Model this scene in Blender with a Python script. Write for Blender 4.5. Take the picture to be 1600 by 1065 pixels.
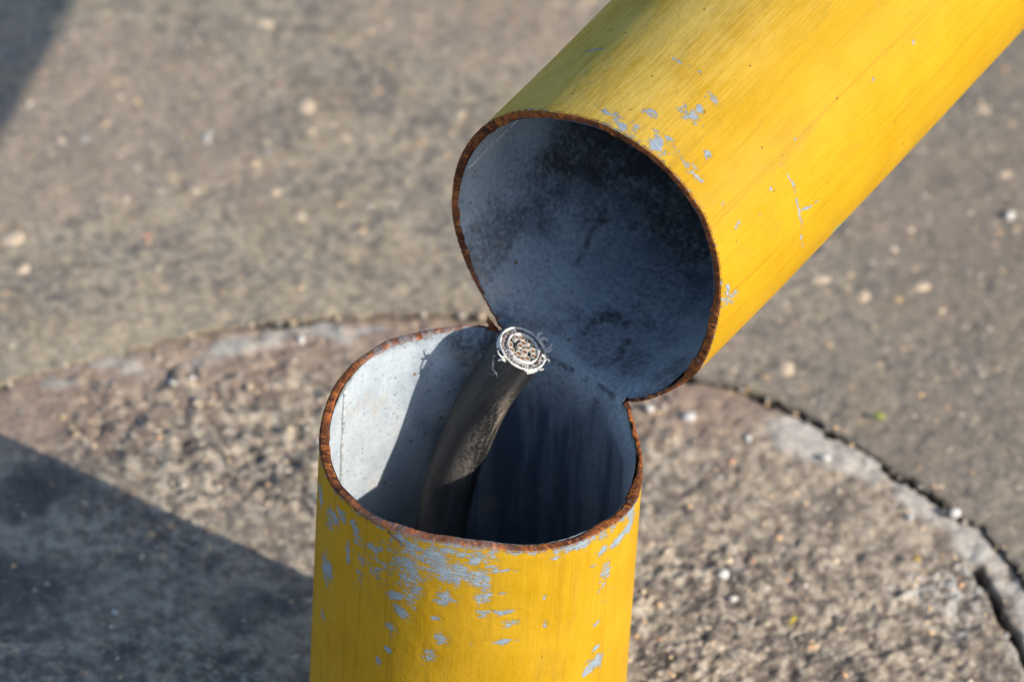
import bpy, bmesh, math
import numpy as np
from mathutils import Matrix, Vector

scene = bpy.context.scene
for o in list(bpy.data.objects):
    bpy.data.objects.remove(o)
COL = scene.collection
RAD = math.radians

# ------------------------------------------------------------------ camera, sky, sun, exposure
cam_data = bpy.data.cameras.new('camera')
cam = bpy.data.objects.new('camera', cam_data)
COL.objects.link(cam)
_r = Vector((0.998092, 0.041316, 0.045886)).normalized()
_u = Vector((-0.061745, 0.667854, 0.741727)).normalized()
_b = _r.cross(_u).normalized()
_u = _b.cross(_r)
cam.matrix_world = Matrix(((_r.x, _u.x, _b.x, 0.00838), (_r.y, _u.y, _b.y, -2.05544),
                           (_r.z, _u.z, _b.z, 2.06228), (0, 0, 0, 1)))
cam_data.sensor_width = 36.0
cam_data.lens = 12439.14 / 1600 * 36.0
cam_data.clip_start = 0.05
cam_data.clip_end = 500
cam_data.dof.use_dof = True
cam_data.dof.focus_distance = 2.785
cam_data.dof.aperture_fstop = 9.5
cam_data.dof.aperture_blades = 9
scene.camera = cam

SUN_AZ, SUN_EL = -28.8, 26.1
world = bpy.data.worlds.new('World')
scene.world = world
world.use_nodes = True
wn = world.node_tree
wn.nodes.clear()
sky = wn.nodes.new('ShaderNodeTexSky')
sky.sky_type = 'NISHITA'
sky.sun_disc = False
sky.sun_elevation = RAD(SUN_EL)
sky.sun_rotation = RAD(90 - SUN_AZ)
sky.ozone_density = 3.2
bg = wn.nodes.new('ShaderNodeBackground')
bg.inputs['Strength'].default_value = 0.15
wo = wn.nodes.new('ShaderNodeOutputWorld')
wn.links.new(sky.outputs[0], bg.inputs[0])
wn.links.new(bg.outputs[0], wo.inputs[0])

sun_data = bpy.data.lights.new('sun', 'SUN')
sun_data.energy = 4.1
sun_data.angle = RAD(0.5)
sun_data.color = (1.0, 0.93, 0.83)
sun = bpy.data.objects.new('sun', sun_data)
COL.objects.link(sun)
_s = Vector((math.cos(RAD(SUN_EL)) * math.cos(RAD(SUN_AZ)), math.cos(RAD(SUN_EL)) * math.sin(RAD(SUN_AZ)), math.sin(RAD(SUN_EL))))
sun.rotation_euler = _s.to_track_quat('Z', 'Y').to_euler()
sun.location = _s * 5

scene.view_settings.view_transform = 'Standard'
scene.view_settings.look = 'None'
scene.view_settings.exposure = 0.48
scene.view_settings.gamma = 1.0
scene.view_settings.use_curve_mapping = False
scene.render.engine = 'CYCLES'

# ------------------------------------------------------------------ numpy noise
def _hash(xi, yi, seed):
    h = (xi.astype(np.int64) * 374761393 + yi.astype(np.int64) * 668265263 + seed * 974634777) & 0xffffffff
    h = ((h ^ (h >> 13)) * 1274126177) & 0xffffffff
    h = ((h ^ (h >> 15)) * 2246822519) & 0xffffffff
    return (h ^ (h >> 16)) / 4294967295.0

def vnoise(x, y, seed=0):
    xf = np.floor(x); yf = np.floor(y)
    fx = x - xf; fy = y - yf
    fx = fx * fx * fx * (fx * (fx * 6 - 15) + 10)
    fy = fy * fy * fy * (fy * (fy * 6 - 15) + 10)
    a = _hash(xf, yf, seed); b = _hash(xf + 1, yf, seed)
    c = _hash(xf, yf + 1, seed); d = _hash(xf + 1, yf + 1, seed)
    return (a + (b - a) * fx) * (1 - fy) + (c + (d - c) * fx) * fy

def fbm(x, y, seed=0, octv=4, gain=0.5):
    t = 0; amp = 1; tot = 0
    ca, sa = math.cos(0.6), math.sin(0.6)
    for k in range(octv):
        t = t + amp * vnoise(x, y, seed + k * 17)
        tot += amp; amp *= gain
        x, y = (x * ca - y * sa) * 2.03 + 11.3, (x * sa + y * ca) * 2.03 + 5.7
    return t / tot

def sstep(a, b, x):
    t = np.clip((x - a) / (b - a), 0, 1)
    return t * t * (3 - 2 * t)

def seg_dist(x, y, pts):
    d = np.full(np.shape(x), 1e9)
    for (ax, ay), (bx, by) in zip(pts[:-1], pts[1:]):
        vx, vy = bx - ax, by - ay
        L = vx * vx + vy * vy + 1e-12
        t = np.clip(((x - ax) * vx + (y - ay) * vy) / L, 0, 1)
        d = np.minimum(d, np.hypot(x - ax - t * vx, y - ay - t * vy))
    return d

# ------------------------------------------------------------------ object helpers
def tag(o, label=None, cat=None, group=None, kind=None):
    if label: o['label'] = label
    if cat: o['category'] = cat
    if group: o['group'] = group
    if kind: o['kind'] = kind
    return o

def link(name, me, mat=None, parent=None, smooth=True):
    o = bpy.data.objects.new(name, me)
    COL.objects.link(o)
    if mat and len(me.materials) == 0:
        me.materials.append(mat)
    if parent: o.parent = parent
    if smooth and len(me.polygons):
        me.polygons.foreach_set('use_smooth', np.ones(len(me.polygons), bool))
    return o

def empty(name, loc=(0, 0, 0)):
    o = bpy.data.objects.new(name, None)
    o.empty_display_size = 0.02
    o.location = loc
    COL.objects.link(o)
    return o

def mesh_np(name, V, F, attrs=None, cols=None, uv=None):
    me = bpy.data.meshes.new(name)
    V = np.ascontiguousarray(V, np.float32); F = np.ascontiguousarray(F, np.int32)
    k = F.shape[1]
    me.vertices.add(len(V)); me.vertices.foreach_set('co', V.ravel())
    me.loops.add(F.size); me.loops.foreach_set('vertex_index', F.ravel())
    me.polygons.add(len(F))
    me.polygons.foreach_set('loop_start', np.arange(0, F.size, k, dtype=np.int32))
    me.polygons.foreach_set('loop_total', np.full(len(F), k, np.int32))
    me.update(calc_edges=True)
    for n, v in (attrs or {}).items():
        me.attributes.new(n, 'FLOAT', 'POINT').data.foreach_set('value', np.asarray(v, np.float32).ravel())
    for n, v in (cols or {}).items():
        v = np.asarray(v, np.float32)
        if v.shape[1] == 3: v = np.c_[v, np.ones(len(v), np.float32)]
        me.attributes.new(n, 'FLOAT_COLOR', 'POINT').data.foreach_set('color', np.ascontiguousarray(v, np.float32).ravel())
    if uv is not None:
        me.uv_layers.new(name='UVMap').data.foreach_set('uv', np.ascontiguousarray(uv[F.ravel()], np.float32).ravel())
    me.validate()
    return me

def grid_faces(nr, nc, wrap=False, flip=False):
    r = np.arange(nr - 1)[:, None]; c = np.arange(nc if wrap else nc - 1)[None, :]
    c1 = (c + 1) % nc
    F = np.stack([r * nc + c, r * nc + c1, (r + 1) * nc + c1, (r + 1) * nc + c], -1).reshape(-1, 4)
    return F[:, ::-1] if flip else F

def tube_mesh(name, path, radii, nseg=10, caps=True):
    P = np.asarray(path, float)
    n = len(P); radii = np.broadcast_to(np.asarray(radii, float), (n,))
    T = np.gradient(P, axis=0); T /= np.linalg.norm(T, axis=1)[:, None] + 1e-12
    ref = np.array([0.3, 0.9, 0.2]) if abs(T[0] @ np.array([0.3, 0.9, 0.2])) < 0.8 else np.array([1.0, 0, 0])
    V = []
    for i in range(n):
        e1 = ref - (ref @ T[i]) * T[i]; e1 /= np.linalg.norm(e1); ref = e1
        e2 = np.cross(T[i], e1)
        a = np.arange(nseg) * 2 * np.pi / nseg
        V.append(P[i] + radii[i] * (np.cos(a)[:, None] * e1 + np.sin(a)[:, None] * e2))
    V = np.concatenate(V)
    F = grid_faces(n, nseg, wrap=True).tolist()
    if caps:
        F.append(list(range(nseg))[::-1]); F.append([(n - 1) * nseg + i for i in range(nseg)])
    me = bpy.data.meshes.new(name)
    me.from_pydata(V.tolist(), [], F)
    return me

# ------------------------------------------------------------------ node helpers
class NT:
    def __init__(self, name):
        self.m = bpy.data.materials.new(name); self.m.use_nodes = True
        self.t = self.m.node_tree; self.t.nodes.clear()
        self.out = self.t.nodes.new('ShaderNodeOutputMaterial')
        self.b = self.t.nodes.new('ShaderNodeBsdfPrincipled')
        self.t.links.new(self.b.outputs[0], self.out.inputs[0])
    def put(self, s, v):
        if v is None: return
        if hasattr(v, 'is_linked') or isinstance(v, bpy.types.NodeSocket): self.t.links.new(v, s)
        elif isinstance(v, (tuple, list)) and len(v) == 3 and s.type == 'RGBA': s.default_value = (*v, 1)
        else: s.default_value = v
    def n(self, typ, **kw):
        nd = self.t.nodes.new(typ)
        for k, v in kw.items(): setattr(nd, k, v)
        return nd
    def math(self, op, a, b=None, c=None, clamp=False):
        nd = self.n('ShaderNodeMath', operation=op, use_clamp=clamp)
        self.put(nd.inputs[0], a); self.put(nd.inputs[1], b)
        if c is not None: self.put(nd.inputs[2], c)
        return nd.outputs[0]
    def mix(self, f, a, b, mode='MIX'):
        nd = self.n('ShaderNodeMix', data_type='RGBA', blend_type=mode)
        self.put(nd.inputs[0], f); self.put(nd.inputs[6], a); self.put(nd.inputs[7], b)
        return nd.outputs[2]
    def attr(self, name):
        return self.n('ShaderNodeAttribute', attribute_name=name)
    def uv(self):
        return self.n('ShaderNodeUVMap', uv_map='UVMap').outputs[0]
    def obj(self):
        return self.n('ShaderNodeTexCoord').outputs['Object']
    def scale(self, vec, s):
        nd = self.n('ShaderNodeMapping'); self.put(nd.inputs[0], vec); nd.inputs['Scale'].default_value = s
        return nd.outputs[0]
    def noise(self, vec, scale=1.0, detail=4, rough=0.55, dist=0.0):
        nd = self.n('ShaderNodeTexNoise'); self.put(nd.inputs['Vector'], vec)
        nd.inputs['Scale'].default_value = scale; nd.inputs['Detail'].default_value = detail
        nd.inputs['Roughness'].default_value = rough; nd.inputs['Distortion'].default_value = dist
        return nd.outputs[0]
    def voro(self, vec, scale, feature='F1', rnd=1.0):
        nd = self.n('ShaderNodeTexVoronoi', feature=feature); self.put(nd.inputs['Vector'], vec)
        nd.inputs['Scale'].default_value = scale; nd.inputs['Randomness'].default_value = rnd
        return nd
    def ramp(self, f, a, b, smooth=True):
        nd = self.n('ShaderNodeMapRange', interpolation_type='SMOOTHSTEP' if smooth else 'LINEAR')
        self.put(nd.inputs[0], f); nd.inputs[1].default_value = a; nd.inputs[2].default_value = b
        return nd.outputs[0]
    def cramp(self, f, stops):
        nd = self.n('ShaderNodeValToRGB'); self.put(nd.inputs[0], f)
        e = nd.color_ramp.elements
        while len(e) < len(stops): e.new(0.5)
        for el, (p, c) in zip(e, stops): el.position = p; el.color = (*c, 1)
        return nd.outputs[0]
    def bump(self, h, dist, strength=1.0, prev=None):
        nd = self.n('ShaderNodeBump'); nd.inputs['Distance'].default_value = dist
        nd.inputs['Strength'].default_value = strength
        self.put(nd.inputs['Height'], h)
        if prev is not None: self.put(nd.inputs['Normal'], prev)
        return nd.outputs[0]
    def fin(self, col, rough, normal=None, spec=None, metal=None):
        self.put(self.b.inputs['Base Color'], col); self.put(self.b.inputs['Roughness'], rough)
        if normal is not None: self.put(self.b.inputs['Normal'], normal)
        if spec is not None: self.put(self.b.inputs['Specular IOR Level'], spec)
        if metal is not None: self.put(self.b.inputs['Metallic'], metal)
        return self.m

# ------------------------------------------------------------------ materials
def mat_paint():
    k = NT('yellow_paint'); uv = k.uv()
    wear = k.attr('wear').outputs['Fac']; dust = k.attr('dust').outputs['Fac']; scrape = k.attr('scrape').outputs['Fac']
    n1 = k.noise(k.scale(uv, (430, 800, 1)), 1, 9, 0.72, 1.0)       # flakes, drawn out round the pipe
    n2 = k.noise(k.scale(uv, (170, 170, 1)), 1, 6, 0.68, 0.6)
    nn = k.math('ADD', k.math('MULTIPLY', k.math('SUBTRACT', n1, 0.5), 1.9), k.math('MULTIPLY', k.math('SUBTRACT', n2, 0.5), 1.7))
    f = k.math('ADD', wear, nn)
    chip = k.ramp(f, 0.52, 0.565)
    edge = k.ramp(f, 0.44, 0.52)                                    # thinned paint round each chip
    brush = k.noise(k.scale(uv, (1300, 45, 1)), 1, 5, 0.65, 0.9)      # brush strokes along the pipe
    brush2 = k.noise(k.scale(uv, (320, 9, 1)), 1, 3, 0.6, 0.8)
    mott = k.noise(uv, 38, 5, 0.6)
    fine = k.noise(uv, 1700, 3, 0.6)
    hatch = k.noise(k.scale(uv, (160, 1500, 1)), 1, 3, 0.55, 1.0)
    col = k.mix(k.ramp(mott, 0.3, 0.75), (0.425, 0.233, 0.002), (0.480, 0.268, 0.004))
    col = k.mix(k.math('MULTIPLY', k.ramp(brush, 0.42, 0.7), 0.35), col, (0.55, 0.315, 0.010))
    col = k.mix(k.math('MULTIPLY', k.ramp(brush2, 0.52, 0.78), 0.75), col, (0.31, 0.155, 0.004))
    # dust clings in the strokes; its pale tint also brightens the shaded flank
    dn = k.math('MULTIPLY', dust, k.ramp(k.math('ADD', k.math('MULTIPLY', brush, 0.7), k.math('MULTIPLY', mott, 0.5)), 0.35, 0.75))
    col = k.mix(k.math('MULTIPLY', dn, 0.75), col, (0.64, 0.47, 0.13))
    # scuffs and street grime
    grime = k.math('MULTIPLY', k.ramp(k.noise(k.scale(uv, (60, 22, 1)), 1, 8, 0.72, 1.2), 0.50, 0.72), k.ramp(fine, 0.35, 0.62))
    col = k.mix(k.math('MULTIPLY', grime, 0.42), col, (0.20, 0.135, 0.035))
    scuff = k.math('MULTIPLY', k.ramp(k.noise(k.scale(uv, (190, 2600, 1)), 1, 4, 0.6, 2.0), 0.60, 0.70), k.ramp(k.noise(uv, 60, 4, 0.6), 0.48, 0.62))
    col = k.mix(k.math('MULTIPLY', scuff, 0.35), col, (0.62, 0.46, 0.14))
    # small dark specks and rust pin holes
    v = k.voro(uv, 260); d = v.outputs['Distance']
    sel = k.ramp(k.n('ShaderNodeSeparateColor').outputs[0], 0, 1)
    sc = k.n('ShaderNodeSeparateColor'); k.put(sc.inputs[0], v.outputs['Color'])
    speck = k.math('MULTIPLY', k.math('SUBTRACT', 1.0, k.ramp(d, 0.05, 0.16)), k.ramp(sc.outputs[0], 0.90, 0.93))
    col = k.mix(k.math('MULTIPLY', speck, 0.8), col, (0.09, 0.055, 0.02))
    v2 = k.voro(uv, 900); sc2 = k.n('ShaderNodeSeparateColor'); k.put(sc2.inputs[0], v2.outputs['Color'])
    sp2 = k.math('MULTIPLY', k.math('SUBTRACT', 1.0, k.ramp(v2.outputs['Distance'], 0.12, 0.30)), k.ramp(sc2.outputs[0], 0.86, 0.9))
    col = k.mix(k.math('MULTIPLY', sp2, 0.45), col, (0.20, 0.13, 0.03))
    col = k.mix(k.math('MULTIPLY', edge, 0.35), col, (0.50, 0.33, 0.06))
    grey = k.mix(k.ramp(k.noise(k.scale(uv, (200, 1500, 1)), 1, 4, 0.65), 0.3, 0.75), (0.19, 0.235, 0.27), (0.36, 0.41, 0.445))
    grey = k.mix(k.math('MULTIPLY', k.ramp(k.noise(uv, 420, 3, 0.6), 0.58, 0.72), 0.35), grey, (0.20, 0.15, 0.09))
    col = k.mix(k.math('MULTIPLY', k.math('MULTIPLY', k.ramp(hatch, 0.55, 0.72), k.ramp(wear, 0.10, 0.42)), 0.35), col, (0.58, 0.40, 0.07))
    col = k.mix(chip, col, grey)
    col = k.mix(k.math('MULTIPLY', scrape, k.ramp(n1, 0.35, 0.6)), col, (0.10, 0.36, 0.28))
    h = k.math('ADD', k.math('MULTIPLY', brush, 0.55), k.math('MULTIPLY', fine, 0.25))
    h = k.math('ADD', h, k.math('MULTIPLY', k.math('MULTIPLY', hatch, k.ramp(wear, 0.12, 0.45)), 1.5))
    h = k.math('SUBTRACT', h, k.math('MULTIPLY', chip, 0.9))
    h = k.math('SUBTRACT', h, k.math('MULTIPLY', speck, 0.6))
    nrm = k.bump(h, 0.00016, 0.9)
    nrm = k.bump(mott, 0.0018, 0.6, nrm)
    ro = k.math('ADD', 0.46, k.math('MULTIPLY', fine, 0.16))
    ro = k.math('ADD', ro, k.math('MULTIPLY', dust, 0.2))
    return k.fin(col, ro, nrm, 0.12)

def mat_inner():
    k = NT('galvanised_inside'); uv = k.uv(); shade_tone = k.attr('shade_tone').outputs['Fac']
    stain_shade = k.attr('stain_shade').outputs['Fac']
    m1 = k.noise(uv, 55, 6, 0.62, 0.3); m2 = k.noise(uv, 480, 4, 0.7); m3 = k.noise(uv, 1500, 2, 0.6)
    drip = k.noise(k.scale(uv, (110, 12, 1)), 1, 4, 0.6, 0.5)
    col = k.mix(k.ramp(m1, 0.33, 0.68), (0.36, 0.40, 0.43), (0.46, 0.50, 0.52))
    col = k.mix(k.math('MULTIPLY', k.ramp(m2, 0.45, 0.72), 0.40), col, (0.17, 0.20, 0.23))
    col = k.mix(k.math('MULTIPLY', k.ramp(m3, 0.55, 0.7), 0.25), col, (0.48, 0.53, 0.56))
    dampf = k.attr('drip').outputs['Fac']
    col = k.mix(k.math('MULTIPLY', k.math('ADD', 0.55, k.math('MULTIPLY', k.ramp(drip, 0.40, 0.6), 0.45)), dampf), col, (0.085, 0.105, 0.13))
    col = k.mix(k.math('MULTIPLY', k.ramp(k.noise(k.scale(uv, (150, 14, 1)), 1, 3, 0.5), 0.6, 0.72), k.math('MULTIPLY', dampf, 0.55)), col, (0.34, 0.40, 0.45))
    col = k.mix(k.math('MULTIPLY', shade_tone, k.ramp(k.math('ADD', k.math('MULTIPLY', m1, 0.6), k.math('MULTIPLY', m2, 0.5)), 0.30, 0.72)), col, (0.072, 0.108, 0.158))  # bluish dark tone, the pipe's inner shade put into the colour
    st = k.math('MULTIPLY', stain_shade, k.ramp(k.math('ADD', m2, k.math('MULTIPLY', m1, 0.6)), 0.55, 0.95))
    st = k.math('ADD', st, k.math('MULTIPLY', stain_shade, 0.35), clamp=True)
    col = k.mix(k.math('MULTIPLY', st, 0.85), col, (0.045, 0.036, 0.030))
    v = k.voro(uv, 170); sc = k.n('ShaderNodeSeparateColor'); k.put(sc.inputs[0], v.outputs['Color'])
    dots = k.math('MULTIPLY', k.math('SUBTRACT', 1.0, k.ramp(k.math('ADD', v.outputs['Distance'], k.math('MULTIPLY', k.math('SUBTRACT', m2, 0.5), 0.3)), 0.05, 0.20)), k.ramp(sc.outputs[0], 0.74, 0.78))
    col = k.mix(k.math('MULTIPLY', dots, 0.85), col, (0.17, 0.075, 0.03))
    v = k.voro(uv, 520); sc = k.n('ShaderNodeSeparateColor'); k.put(sc.inputs[0], v.outputs['Color'])
    dots2 = k.math('MULTIPLY', k.math('SUBTRACT', 1.0, k.ramp(v.outputs['Distance'], 0.10, 0.34)), k.ramp(sc.outputs[0], 0.76, 0.8))
    col = k.mix(k.math('MULTIPLY', dots2, 0.7), col, (0.085, 0.075, 0.07))
    rusty = k.math('MULTIPLY', k.ramp(k.noise(uv, 34, 6, 0.7), 0.54, 0.70), 0.34)
    col = k.mix(rusty, col, (0.42, 0.33, 0.22))
    h = k.math('ADD', m1, k.math('MULTIPLY', m2, 0.5))
    h = k.math('ADD', h, k.math('MULTIPLY', m3, 0.3))
    return k.fin(col, 0.62, k.bump(h, 0.0005, 0.7), 0.3)

def mat_rust():
    k = NT('rusty_cut_steel'); uv = k.uv(); ob = k.obj()
    n1 = k.noise(ob, 260, 6, 0.65); n2 = k.noise(ob, 1300, 4, 0.7)
    st = k.noise(k.scale(uv, (900, 120, 1)), 1, 4, 0.65, 0.8)        # saw marks across the wall
    col = k.cramp(k.math('ADD', k.math('MULTIPLY', n1, 0.6), k.math('MULTIPLY', st, 0.4)),
                  [(0.30, (0.030, 0.016, 0.011)), (0.45, (0.095, 0.034, 0.015)), (0.58, (0.22, 0.075, 0.025)), (0.74, (0.34, 0.16, 0.08))])
    big = k.noise(ob, 55, 4, 0.6)
    col = k.mix(1.0, col, k.cramp(big, [(0.35, (0.55, 0.5, 0.5)), (0.5, (1.0, 0.95, 0.9)), (0.65, (1.7, 1.45, 1.2))]), 'MULTIPLY')
    col = k.mix(k.math('MULTIPLY', k.ramp(n2, 0.6, 0.75), 0.5), col, (0.05, 0.03, 0.02))
    nick = k.math('MULTIPLY', k.ramp(k.noise(k.scale(uv, (700, 260, 1)), 1, 4, 0.7, 0.5), 0.62, 0.70), k.ramp(k.noise(ob, 90, 2, 0.5), 0.5, 0.6))
    col = k.mix(nick, col, (0.46, 0.43, 0.40))
    orange = k.math('MULTIPLY', k.ramp(k.noise(k.scale(uv, (420, 160, 1)), 1, 4, 0.65, 0.8), 0.53, 0.63), 0.85)
    col = k.mix(orange, col, (0.42, 0.135, 0.025))
    col = k.mix(k.math('MULTIPLY', k.attr('pale').outputs['Fac'], k.ramp(k.math('ADD', k.math('MULTIPLY', n1, 0.6), k.math('MULTIPLY', st, 0.4)), 0.62, 0.40)), col, k.mix(k.ramp(n2, 0.35, 0.7), (0.20, 0.185, 0.185), (0.36, 0.33, 0.32)))
    h = k.math('ADD', st, k.math('MULTIPLY', n2, 0.6))
    return k.fin(col, 0.8, k.bump(h, 0.00022, 1.0), 0.2)

def mat_plain(name, col, rough=0.6, var=0.3, scale=900, bump=0.0002, spec=0.4):
    k = NT(name); ob = k.obj(); n = k.noise(ob, scale, 4, 0.65)
    c2 = tuple(x * (1 - var) for x in col); c1 = tuple(min(1, x * (1 + var)) for x in col)
    return k.fin(k.mix(k.ramp(n, 0.3, 0.7), c2, c1), rough, k.bump(n, bump, 0.8), spec)

def mat_jacket():
    k = NT('black_cable_jacket'); uv = k.uv()
    n1 = k.noise(k.scale(uv, (150, 26, 1)), 1, 5, 0.6, 0.6); n2 = k.noise(uv, 700, 4, 0.65); n3 = k.noise(k.scale(uv, (900, 30, 1)), 1, 4, 0.6)
    col = k.mix(k.ramp(n1, 0.3, 0.7), (0.012, 0.012, 0.013), (0.034, 0.034, 0.035))
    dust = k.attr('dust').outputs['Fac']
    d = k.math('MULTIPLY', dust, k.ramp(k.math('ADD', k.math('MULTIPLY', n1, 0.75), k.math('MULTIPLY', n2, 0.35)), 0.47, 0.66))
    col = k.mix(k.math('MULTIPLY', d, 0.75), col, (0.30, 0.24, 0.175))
    col = k.mix(k.math('MULTIPLY', k.ramp(n3, 0.62, 0.78), 0.10), col, (0.16, 0.13, 0.10))
    h = k.math('ADD', k.math('MULTIPLY', n1, 1.0), k.math('MULTIPLY', n2, 0.3))
    ro = k.math('ADD', 0.50, k.math('MULTIPLY', d, 0.4))
    return k.fin(col, ro, k.bump(h, 0.0011, 0.9), 0.3)

def mat_ground(name):
    k = NT(name); ob = k.obj()
    at = k.attr('tone'); f1 = k.noise(ob, 900, 5, 0.7); f2 = k.noise(ob, 260, 4, 0.65); far = k.noise(ob, 12, 8, 0.7)
    col = at.outputs['Color']
    m = k.math('ADD', k.math('MULTIPLY', f1, 1.0), k.math('MULTIPLY', f2, 0.9))
    col = k.mix(1.0, col, k.cramp(k.ramp(m, 0.55, 1.35, False), [(0.0, (0.42, 0.42, 0.43)), (0.5, (0.95, 0.95, 0.95)), (1.0, (1.45, 1.42, 1.36))]), 'MULTIPLY')
    col = k.mix(0.25, col, k.mix(1.0, col, k.cramp(far, [(0.3, (0.7, 0.7, 0.7)), (0.7, (1.3, 1.3, 1.3))]), 'MULTIPLY'))
    return k.fin(col, 0.9, k.bump(m, 0.0016, 0.9), 0.2)

def mat_stone(name, from_attr):
    k = NT(name)
    f = k.attr('tint').outputs['Fac'] if from_attr else k.n('ShaderNodeObjectInfo').outputs['Random']
    col = k.cramp(f, [(0.0, (0.14, 0.13, 0.125)), (0.2, (0.28, 0.255, 0.23)), (0.44, (0.46, 0.40, 0.33)), (0.62, (0.60, 0.49, 0.36)),
                      (0.78, (0.68, 0.50, 0.30)), (0.90, (0.68, 0.42, 0.21)), (0.96, (0.58, 0.30, 0.21)), (1.0, (0.66, 0.61, 0.54))])
    n = k.noise(k.obj(), 2.2 if not from_attr else 500, 4, 0.65)
    col = k.mix(1.0, col, k.cramp(n, [(0.25, (0.6, 0.6, 0.6)), (0.75, (1.25, 1.25, 1.25))]), 'MULTIPLY')
    return k.fin(col, 0.8, None, 0.25)

M_PAINT = mat_paint(); M_INNER = mat_inner(); M_RUST = mat_rust(); M_JACKET = mat_jacket()
M_PAVE = mat_ground('weathered_concrete'); M_STUFF = mat_stone('aggregate_stone', True); M_STONE = mat_stone('embedded_stone', False)
M_WHITE = mat_plain('white_quartz', (0.60, 0.58, 0.54), 0.7, 0.2, 400)
M_SEAM = mat_plain('weld_bead', (0.42, 0.43, 0.42), 0.5, 0.4, 700, 0.0004)
M_WARM = mat_plain('tan_stone', (0.72, 0.49, 0.25), 0.8, 0.15, 300)
M_BEIGE = mat_plain('beige_stone', (0.66, 0.51, 0.35), 0.8, 0.15, 300)
M_GREYST = mat_plain('grey_stone', (0.45, 0.42, 0.37), 0.8, 0.2, 300)
M_REDST = mat_plain('reddish_stone', (0.62, 0.27, 0.20), 0.8, 0.2, 300)
M_LEAF = mat_plain('yellow_leaf', (0.52, 0.40, 0.05), 0.6, 0.2, 500)
M_GREENLEAF = mat_plain('green_leaf', (0.34, 0.38, 0.06), 0.6, 0.2, 500)
M_OCHRE = mat_plain('ochre_leaf', (0.45, 0.30, 0.05), 0.6, 0.2, 500)
M_WHITEPL = mat_plain('white_bedding', (0.58, 0.57, 0.54), 0.5, 0.25, 2500, 0.0002)
M_INSUL = mat_plain('core_insulation', (0.52, 0.50, 0.45), 0.5, 0.2, 2500, 0.0001)
M_COPPER = mat_plain('dull_copper', (0.17, 0.080, 0.032), 0.55, 0.4, 3000, 0.0002)
M_BLACK = mat_plain('black_filler', (0.012, 0.012, 0.013), 0.6, 0.3, 2000)
M_FRAY = mat_plain('frayed_fibre', (0.60, 0.58, 0.54), 0.6, 0.25, 2000)
M_FRAYDK = mat_plain('dark_shaving', (0.10, 0.10, 0.11), 0.45, 0.3, 2000)
M_KERF = mat_plain('kerf_shadow_steel', (0.06, 0.04, 0.03), 0.8, 0.3, 1500)

# ------------------------------------------------------------------ sizes
R0 = 0.05715            # outer radius of the pipe
WALL = 0.060            # in pipe radii
HZ = 2.8 * R0           # height of the cut above the ground
CTR = np.array([-0.0229, -0.0234])    # centre of the round footing
rng = np.random.default_rng(11)

# ------------------------------------------------------------------ ground: pavement + round footing
_RT = np.array([(-180, .268), (0, .269), (31.9, .2697), (38.2, .2733), (40.3, .2686), (45, .269), (47.7, .2681), (52.7, .2674), (58, .2703),
                (62.3, .2685), (66.7, .2655), (75, .269), (88.8, .2719), (96.2, .2691), (103.1, .2689), (115.8, .2668), (121.5, .2682), (127.2, .2706), (180, .268)])
def ring_r(th):
    d = np.degrees(th)
    return np.interp(d, _RT[:, 0], _RT[:, 1]) + (vnoise(d * 1.3, d * 0, 3) - 0.5) * 0.0022 + (vnoise(d * 4.5, d * 0, 4) - 0.5) * 0.0014
def gap_w(th):
    d = np.degrees(th)
    g = 0.0025 * sstep(80, 66, d) * (0.12 + 0.95 * sstep(0.36, 0.58, vnoise(d * 0.22 + 1.7, d * 0, 8)))
    g = g * (0.25 + 0.75 * sstep(40, 44, d))
    l = 0.0028 * np.exp(-((d - 101.5) / 2.5) ** 2) + 0.0009 - 0.0005 * sstep(104, 112, d)
    return np.maximum(g, l) * (0.75 + 0.5 * vnoise(d * 2.1, d * 0, 9))

def h_pave(x, y):
    h = (fbm(x * 28, y * 28, 21, 3) - 0.5) * 0.0030
    h = h + (fbm(x * 230, y * 230, 31, 3, 0.6) - 0.5) * 0.0010
    pit = fbm(x * 120, y * 120, 37, 3)
    return h - 0.0006 * sstep(0.60, 0.74, pit)

STRIP_R = [(0.1150, 0.1985), (0.1306, 0.1885), (0.1577, 0.1693), (0.1821, 0.1502), (0.1966, 0.1338), (0.2062, 0.1102), (0.214, 0.07)]
STRIP_L = [(-0.1650, 0.1950), (-0.1432, 0.2053), (-0.1145, 0.2171), (-0.083, 0.2274), (-0.0561, 0.2336)]
CRACK = [(0.1893, 0.1260), (0.1917, 0.1194), (0.1965, 0.1059), (0.2060, 0.0826), (0.214, 0.058)]
def warp(x, y, s=60, a=0.008):
    return x + (fbm(x * s, y * s, 51, 3) - 0.5) * 2 * a, y + (fbm(x * s, y * s, 57, 3) - 0.5) * 2 * a
def strips(x, y):
    wx, wy = warp(x, y)
    a = sstep(0.0098, 0.0040, seg_dist(wx, wy, STRIP_R)) * sstep(0.30, 0.42, fbm(x * 90, y * 90, 61, 3) + 0.16)
    b = sstep(0.0085, 0.0015, seg_dist(wx, wy, STRIP_L)) * sstep(0.30, 0.58, fbm(x * 80, y * 80, 63, 3) + 0.03)
    return a, b
def rough_zone(x, y):
    # where the cement skin has worn off and gravel shows
    z = sstep(0.085, 0.035, np.hypot((x + 0.088) * 0.85, (y - 0.172) * 1.5))
    z = np.maximum(z, 0.75 * sstep(0.13, 0.05, np.hypot((x - 0.09) * 0.8, (y - 0.06) * 1.0)))
    z = np.maximum(z, 0.5 * sstep(0.06, 0.03, np.hypot(x - 0.085, y - 0.165)))
    n = sstep(0.35, 0.62, fbm(x * 34, y * 34, 71, 3))
    return np.clip(z * 0.7 + n * 0.45, 0, 1)
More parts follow.
